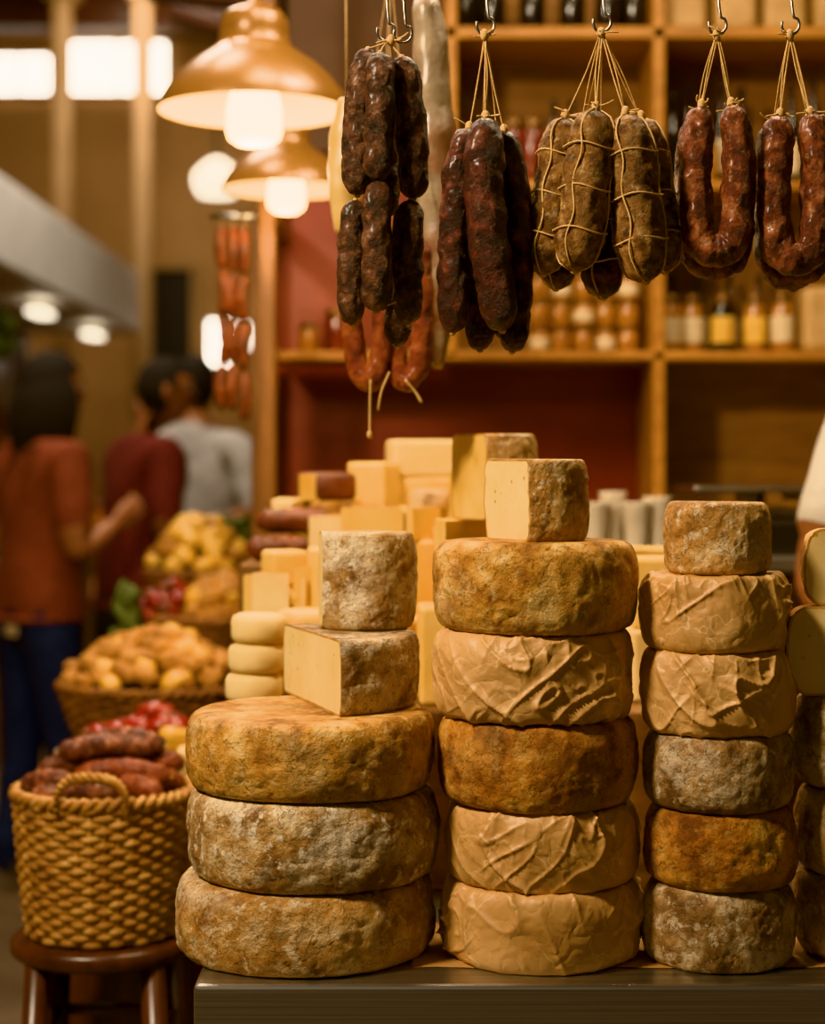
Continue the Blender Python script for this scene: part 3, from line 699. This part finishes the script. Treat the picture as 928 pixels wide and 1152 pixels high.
# ---------------------------------------------------------------- people
def person(name,loc,rot,H,shirt,pants,hair,skin,aR,aL,hairlen='short',sleeve=.8,lean=0.0,headturn=0,bag=False,stride=0,bulk=1.0):
    k=H/1.72
    J={'pel':(0,0,.93),'wai':(0,.0+lean*.15,1.08),'che':(0,.01+lean*.4,1.25),'upc':(0,lean*.75,1.385),'nb':(0,-.01+lean*.9,1.46),'nt':(0,.012+lean*1.1,1.55),
       'sR':(.150*bulk,lean*.75,1.40),'sL':(-.150*bulk,lean*.75,1.40),'eR':aR[0],'wR':aR[1],'eL':aL[0],'wL':aL[1],
       'hR':(.088,0,.86),'kR':(.095,.02+stride*.5,.48),'aR':(.10,-.01+stride,.09),'fR':(.105,.07+stride,.05),'tR':(.11,.15+stride,.04),
       'hL':(-.088,0,.86),'kL':(-.095,.02-stride*.4,.48),'aL':(-.10,-.01-stride,.09),'fL':(-.105,.07-stride,.05),'tL':(-.11,.15-stride,.04)}
    RD={'pel':(.150,.115),'wai':(.135*bulk,.105),'che':(.155*bulk,.115),'upc':(.130,.092),'nb':(.062,.060),'nt':(.052,.052),'sR':(.070,.070),'sL':(.070,.070),'eR':(.045,.045),'eL':(.045,.045),
        'wR':(.028,.028),'wL':(.028,.028),'hR':(.098,.098),'hL':(.098,.098),'kR':(.063,.063),'kL':(.063,.063),'aR':(.042,.042),'aL':(.042,.042),'fR':(.042,.038),'fL':(.042,.038),'tR':(.036,.026),'tL':(.036,.026)}
    E=[('pel','wai'),('wai','che'),('che','upc'),('upc','nb'),('nb','nt'),('upc','sR'),('sR','eR'),('eR','wR'),('upc','sL'),('sL','eL'),('eL','wL'),
       ('pel','hR'),('hR','kR'),('kR','aR'),('aR','fR'),('fR','tR'),('pel','hL'),('hL','kL'),('kL','aL'),('aL','fL'),('fL','tL')]
    names=list(J); idx={n:i for i,n in enumerate(names)}
    me=bpy.data.meshes.new('tmp'); me.from_pydata([J[n] for n in names],[(idx[a],idx[c]) for a,c in E],[])
    ob=bpy.data.objects.new('tmp',me); sc.collection.objects.link(ob)
    ob.modifiers.new('s','SKIN')
    if not me.skin_vertices:
        bpy.context.view_layer.objects.active=ob
        bpy.ops.mesh.customdata_skin_add()
    sv=me.skin_vertices[0].data
    for n in names: sv[idx[n]].radius=RD[n]; sv[idx[n]].use_root=(n=='pel')
    su=ob.modifiers.new('u','SUBSURF'); su.levels=2; su.render_levels=2
    dg=bpy.context.evaluated_depsgraph_get(); em=bpy.data.meshes.new_from_object(ob.evaluated_get(dg))
    V=[v.co.copy() for v in em.vertices]; Nn=[v.normal.copy() for v in em.vertices]; FF=[list(p.vertices) for p in em.polygons]
    bpy.data.objects.remove(ob)
    def near(p):
        best=None
        for a,c in E:
            A=Vector(J[a]);C=Vector(J[c]);d=C-A;t=max(0,min(1,(p-A).dot(d)/d.length_squared));q=(p-A-d*t).length-min(RD[a][0],RD[c][0])*.6
            if best is None or q<best[0]: best=(q,a,c,t)
        return best
    fm=[]
    for f in FF:
        c=sum((V[i] for i in f),Vector())/len(f); q,a,e,t=near(c)
        if e in('nt',) or (e=='nb' and c.z>1.475): m=skin
        elif e[0]=='e': m=shirt if t<sleeve else skin
        elif e[0]=='w' and e!='wai': m=shirt if sleeve>1 and t<sleeve-1 else skin
        elif e[0] in 'ft' and e!='nt' or c.z<.075: m=shoe_m
        elif c.z>.90: m=shirt
        else: m=pants
        fm.append(m)
    sh=set()
    for f,m in zip(FF,fm):
        if m in (shirt,pants): sh.update(f)
    for i in sh: V[i]=V[i]+Nn[i]*(.010+.007*noise.noise(V[i]*14))
    b=MB()
    for m in (shirt,pants,skin,shoe_m):
        b.mi(m)
    b.add(V,[],shirt)
    for f,m in zip(FF,fm): b.f.append(f); b.m.append(b.mi(m)); b.s.append(True)
    b.tube([(math.cos(a*6.2832/32)*.168,math.sin(a*6.2832/32)*.132,.895) for a in range(32)],.010,shirt,8,closed=True)
    hc=Vector((0,.028+lean*1.3,1.625)); hr=Matrix.Rotation(headturn,3,'Z'); hv=[];hf=[];seg,n=32,24
    for i in range(n+1):
        ph=math.pi*i/n
        for j in range(seg):
            a=2*math.pi*j/seg; d=Vector((math.sin(ph)*math.cos(a),math.sin(ph)*math.sin(a),math.cos(ph)))
            q=Vector((d.x*.076,d.y*.095,d.z*.115))
            if d.z<0: q.x*=1-.28*(-d.z); q.y*= (1-.05*(-d.z)) if d.y>0 else (1-.45*(-d.z))
            if d.y>.3:
                nx_=math.exp(-(q.x/.013)**2); nz2=math.exp(-((q.z+.012)/.022)**2); q.y+=.022*nx_*nz2
                for sx in(-1,1): q.y-=.010*math.exp(-((q.x-sx*.031)/.016)**2-((q.z-.012)/.012)**2)
                q.y+=.006*math.exp(-((q.z-.034)/.012)**2); q.y+=.008*math.exp(-((q.z+.095)/.018)**2-(q.x/.02)**2)
            hv.append(hc+hr@q)
    for i in range(n):
        for j in range(seg): hf.append([i*seg+j,(i+1)*seg+j,(i+1)*seg+(j+1)%seg,i*seg+(j+1)%seg])
    b.add(hv,hf,skin)
    for sx in (-1,1):
        b.ell(hc+hr@Vector((sx*.031,.078,.012)),(.012,.010,.009),eye_w,12); b.ell(hc+hr@Vector((sx*.031,.087,.012)),(.005,.003,.005),eye_d,10)
        b.ell(hc+hr@Vector((sx*.031,.090,.034)),(.017,.005,.004),hair,10)
        b.ell(hc+hr@Vector((sx*.077,-.004,-.002)),(.008,.018,.030),skin,12)
    b.ell(hc+hr@Vector((0,.089,-.054)),(.024,.008,.008),lip_m,12)
    hv=[];keep=[]
    for i in range(n+1):
        ph=math.pi*i/n
        for j in range(seg):
            a=2*math.pi*j/seg; d=Vector((math.sin(ph)*math.cos(a),math.sin(ph)*math.sin(a),math.cos(ph)))
            g=1.08 if hairlen=='short' else 1.18
            q=Vector((d.x*.076*g,d.y*.095*g-.004,d.z*.115*g*.97+.002)); q*=1+.05*noise.noise(d*6)
            if d.z<0 and hairlen=='short': q.x*=1-.2*(-d.z); q.y*=1-.35*(-d.z)
            hv.append(hc+hr@q); keep.append(d)
    hf=[]
    for i in range(n):
        for j in range(seg):
            d=keep[i*seg+j]
            face=(d.y>.25 and d.z<.55) 
            low= d.z<(-.50 if hairlen=='short' else -.95)
            side=(hairlen=='short' and d.y>-.15 and d.z<.05)
            if not(face or low or side): hf.append([i*seg+j,(i+1)*seg+j,(i+1)*seg+(j+1)%seg,i*seg+(j+1)%seg])
    b.add(hv,hf,hair)
    if hairlen=='long':
        for a in range(-6,7):
            th=math.radians(-90+a*17); x=.083*math.cos(th); y=.100*math.sin(th)
            P=[hc+hr@Vector((x*.7,y*.7,.06)),hc+hr@Vector((x*1.05,y*1.05,-.03)),hc+hr@Vector((x*1.15,y*1.05-.01,-.12)),hc+hr@Vector((x*1.05,y*1.0-.015,-.20+R_(-.02,.02)))]
            b.tube(catmull(P,16),[.020+.012*math.sin(math.pi*i/16) for i in range(17)],hair,10)
    for (e,w,side) in ((J['eR'],J['wR'],1),(J['eL'],J['wL'],-1)):
        e=Vector(e);w=Vector(w);d=(w-e).normalized(); pn=Vector((-side,0,0)); pn=(pn-d*pn.dot(d)).normalized(); ac=d.cross(pn)
        C=catmull([w-d*.01,w+d*.03,w+d*.065,w+d*.088],12)
        b.tube(C,[.026,.027,.029,.032,.035,.038,.040,.041,.041,.040,.038,.034,.026],skin,16,flat=.42,up=pn)
        for i,(o,l) in enumerate(((-.028,.068),(-.010,.078),(.009,.073),(.027,.058))):
            s0=w+d*.078+ac*o; P=[s0,s0+d*l*.45+pn*.004,s0+d*l*.75+pn*l*.25,s0+d*l*.85+pn*l*.55]
            b.tube(catmull(P,12),[.0092-.00025*q for q in range(13)],skin,10); b.ell(P[-1],(.006,.006,.006),skin,8)
        s0=w+d*.025-ac*.028; P=[s0+ac*.01,s0-ac*.014+d*.020+pn*.008,s0-ac*.022+d*.045+pn*.018]
        b.tube(catmull(P,10),[.0125-.0004*q for q in range(11)],skin,10); b.ell(P[-1],(.008,.008,.008),skin,8)
    if bag:
        P=[(.13,.0,1.47),(.05,-.12,1.40),(-.06,-.145,1.20),(-.17,-.06,.97)]
        b.tube(catmull(P,20),.012,wood_dark,8,flat=.4); b.box((-.22,.02,.88),(.07,.20,.16),wood_dark,.02)
    if pants is jeans:
        b.box((.07,-.138,.86),(.06,.012,.03),label_m,.003)
    M=Matrix.Translation(loc)@Matrix.Rotation(rot,4,'Z')@Matrix.Scale(k,4)
    b.v=[M@v for v in b.v]
    b.build(name)
person('shopper_woman',(-1.20,5.7,0),math.radians(-48),1.70,sh_rust,jeans,hair_m,skin_m,((.235,.0,1.10),(.20,.17,1.20)),((-.225,-.02,1.13),(-.17,.17,1.20)),'long',.75,.02,-.15,bag=True,stride=.05,bulk=1.08)
person('shopper_man_red_shirt',(-.97,6.1,0),math.radians(-60),1.72,sh_red,pants_d,hair_m,skin_t,((.25,.03,1.13),(.22,.26,1.17)),((-.235,.03,1.13),(-.15,.26,1.14)),'short',.85,.08,-.25,stride=.06,bulk=1.2)
person('shopper_man_grey_shirt',(-.845,6.75,0),math.radians(-12),1.77,sh_grey,pants_d,hair_m,skin_t,((.27,-.01,1.12),(.22,.21,1.12)),((-.27,-.01,1.12),(-.2,.2,1.12)),'short',.85,.03,.1,bulk=1.25)
person('shopper_bystander',(-1.12,7.75,0),math.radians(160),1.72,sh_tan,pants_d,hair_g,skin_m,((.235,-.02,1.12),(.22,.1,.9)),((-.235,-.02,1.12),(-.22,.1,.9)),'short',.8)
person('stall_vendor',(.930,3.06,0),math.radians(178),1.76,sh_white,pants_d,hair_m,skin_t,((.235,.02,1.12),(.17,.22,1.05)),((-.24,.02,1.12),(-.17,.22,1.05)),'short',.6)

# ---------------------------------------------------------------- hall shell
def plane(name,c,d,m): b=MB(); b.box(c,d,m,0); return b.build(name)
plane('floor',(1,6,-.05),(12,19,.1),floor_m)
plane('ceiling',(1,6,5.05),(12,19,.1),ceil_m)
plane('wall_back',(1,15.05,2.5),(12,.1,5),plaster)
plane('wall_left',(-5.05,6,2.5),(.1,19,5),plaster)
plane('wall_right',(7.05,6,2.5),(.1,19,5),plaster)
def window(n,x0,x1,z0,z1,y=14.97):
    b=MB(); b.box(((x0+x1)/2,y,(z0+z1)/2),(x1-x0,.02,z1-z0),win_m,0)
    for z in (z0,z1,): b.box(((x0+x1)/2,y-.02,z),(x1-x0+.1,.06,.06),col_m,.005)
    for x in (x0,x1): b.box((x,y-.02,(z0+z1)/2),(.05,.06,z1-z0),col_m,.005)
    b.box(((x0+x1)/2,y-.01,(z0+z1)/2),(.02,.03,z1-z0),col_m,.003)
    b.build(n)
window('window_1',-3.6,-3.03,4.50,4.87); window('window_2',-2.9,-2.05,4.50,4.98)
window('window_3',-1.74,-1.52,2.22,2.64); window('window_4',-1.47,-1.36,2.35,2.62)
b=MB(); b.box((-2.06,14.96,1.52),(.42,.06,3.05),cord_m,.01); b.box((-2.06,14.9,3.08),(.54,.08,.08),col_m,.01)
for x in (-2.30,-1.82): b.box((x,14.9,1.52),(.06,.08,3.05),col_m,.01)
b.build('door_1')
b=MB()
b.lathe([(.001,-.08),(.10,-.08),(.13,-.02),(.13,.04),(.07,.10),(.02,.13)],(-1.10,10.0,2.98),lampw_m,32); b.tube([(-1.10,10,3.1),(-1.10,10,5)],.01,cord_m,8)
b.build('hall_globe_lamp')
for i,(x,y) in enumerate(((-2.56,13.0),(-1.97,13.0))):
    b=MB(); b.box((x,y,2.5),(.12,.14,5.0),col_m,.01); b.box((x,y,.15),(.2,.22,.3),col_m,.01); b.box((x,y,4.9),(.24,.26,.2),col_m,.01); b.build('hall_column')
b=MB()
for y in (7.5,9.5,11.5,13.5): b.box((1,y,4.85),(12,.16,.28),wood_dark,.01)
b.build('roof_beam')
b=MB()
b.box((-.50,6.0,2.96),(.82,.12,.12),wood_dark,.01,(0,.12,0)); b.box((-.50,6.0,2.80),(.66,.08,.05),wood_dark,.01,(0,.30,0))
b.box((-.14,6.0,3.95),(.05,.05,2.1),wood_dark,.004)
b.build('stall_awning_bracket')
b=MB()
b.box((-2.3,9.9,2.50),(.85,4.6,.42),awn,.02); b.box((-2.3,9.9,.45),(.8,4.4,.9),wood_crate,.01); b.box((-2.3,9.9,.92),(.86,4.5,.04),steel_table,.01)
for y in (7.8,10,12): b.box((-2.62,y,1.6),(.05,.05,1.4),steel_table,.004)
b.box((-2.68,9.9,1.6),(.04,4.4,1.36),wood_dark,.01); b.box((-2.5,9.9,1.55),(.3,4.3,.03),wood_shelf,.004)
for k in range(90):
    b.ell((-2.2+R_(-.22,.22),R_(7.8,12),.99+R_(0,.08)),(.07,.07,.07),random.choice([green,orange_m,lemon,redf,potato]),10)
for k in range(40):
    b.ell((-2.5+R_(-.1,.1),R_(7.8,12),1.63+R_(0,.05)),(.07,.07,.07),random.choice([green,orange_m,glass_r,label_m]),10)
for k in range(14): b.ell((-2.05+R_(-.12,.05),8.6+R_(-.2,.2),2.02+R_(-.08,.10)),(.08,.08,.06),green,10,None,.4)
for y in (9.8,11.4): b.box((-2.05,y,2.22),(.10,.30,.03),lampw_m,.008)
b.build('neighbouring_market_stall')

# ---------------------------------------------------------------- lights
def area(name,loc,tgt,size,power,col):
    l=bpy.data.lights.new(name,'AREA'); l.size=size; l.energy=power; l.color=col
    o=bpy.data.objects.new(name,l); o.location=loc; o.rotation_euler=(Vector(tgt)-Vector(loc)).to_track_quat('-Z','Y').to_euler(); sc.collection.objects.link(o)
area('stall_spot_key',(-1.25,1.10,2.75),(.12,2.05,1.05),.25,82,(1,.81,.58))
area('added_top_rim_light',(.50,2.65,3.0),(.2,2.1,1.1),.35,34,(1,.80,.55))  # added light, unseen source: top light and rim on the sausages
area('added_pile_light',(-.1,2.6,2.7),(-.05,2.9,1.2),.3,8,(1,.80,.54))  # added light without a visible lamp, brightens the cheese pile
area('added_shelf_light',(.7,3.0,3.1),(.6,4.1,1.8),.4,11,(1,.79,.54))  # unseen light added to brighten the shelves
area('added_produce_light',(-.6,3.2,3.1),(-.55,3.6,.9),.3,13,(1,.79,.56))  # unseen light added over the produce baskets
area('hall_light_near',(-1.2,5.2,4.4),(-1.1,6.3,1.0),1.0,120,(1,.86,.70))
area('hall_light_mid',(-1.2,8.2,4.7),(-2.0,10,1.8),1.6,140,(1,.86,.70))
area('hall_light_far',(-1.5,12.5,4.6),(-1.8,15,2.6),1.6,55,(1,.82,.62))
w=bpy.data.worlds.new('W'); sc.world=w; w.use_nodes=True
w.node_tree.nodes['Background'].inputs[0].default_value=(1,.86,.70,1); w.node_tree.nodes['Background'].inputs[1].default_value=.13

# ---------------------------------------------------------------- camera
cd=bpy.data.cameras.new('camera'); cam=bpy.data.objects.new('camera',cd); sc.collection.objects.link(cam); sc.camera=cam
cam.location=(0,0,1.35); cam.rotation_euler=(math.radians(90),0,0)
cd.sensor_width=36; cd.lens=62.5; cd.shift_y=-46/1152; cd.clip_start=.05
cd.dof.use_dof=True; cd.dof.focus_distance=1.98; cd.dof.aperture_fstop=2.7
try: sc.view_settings.view_transform='Khronos PBR Neutral'
except Exception: sc.view_settings.view_transform='Standard'
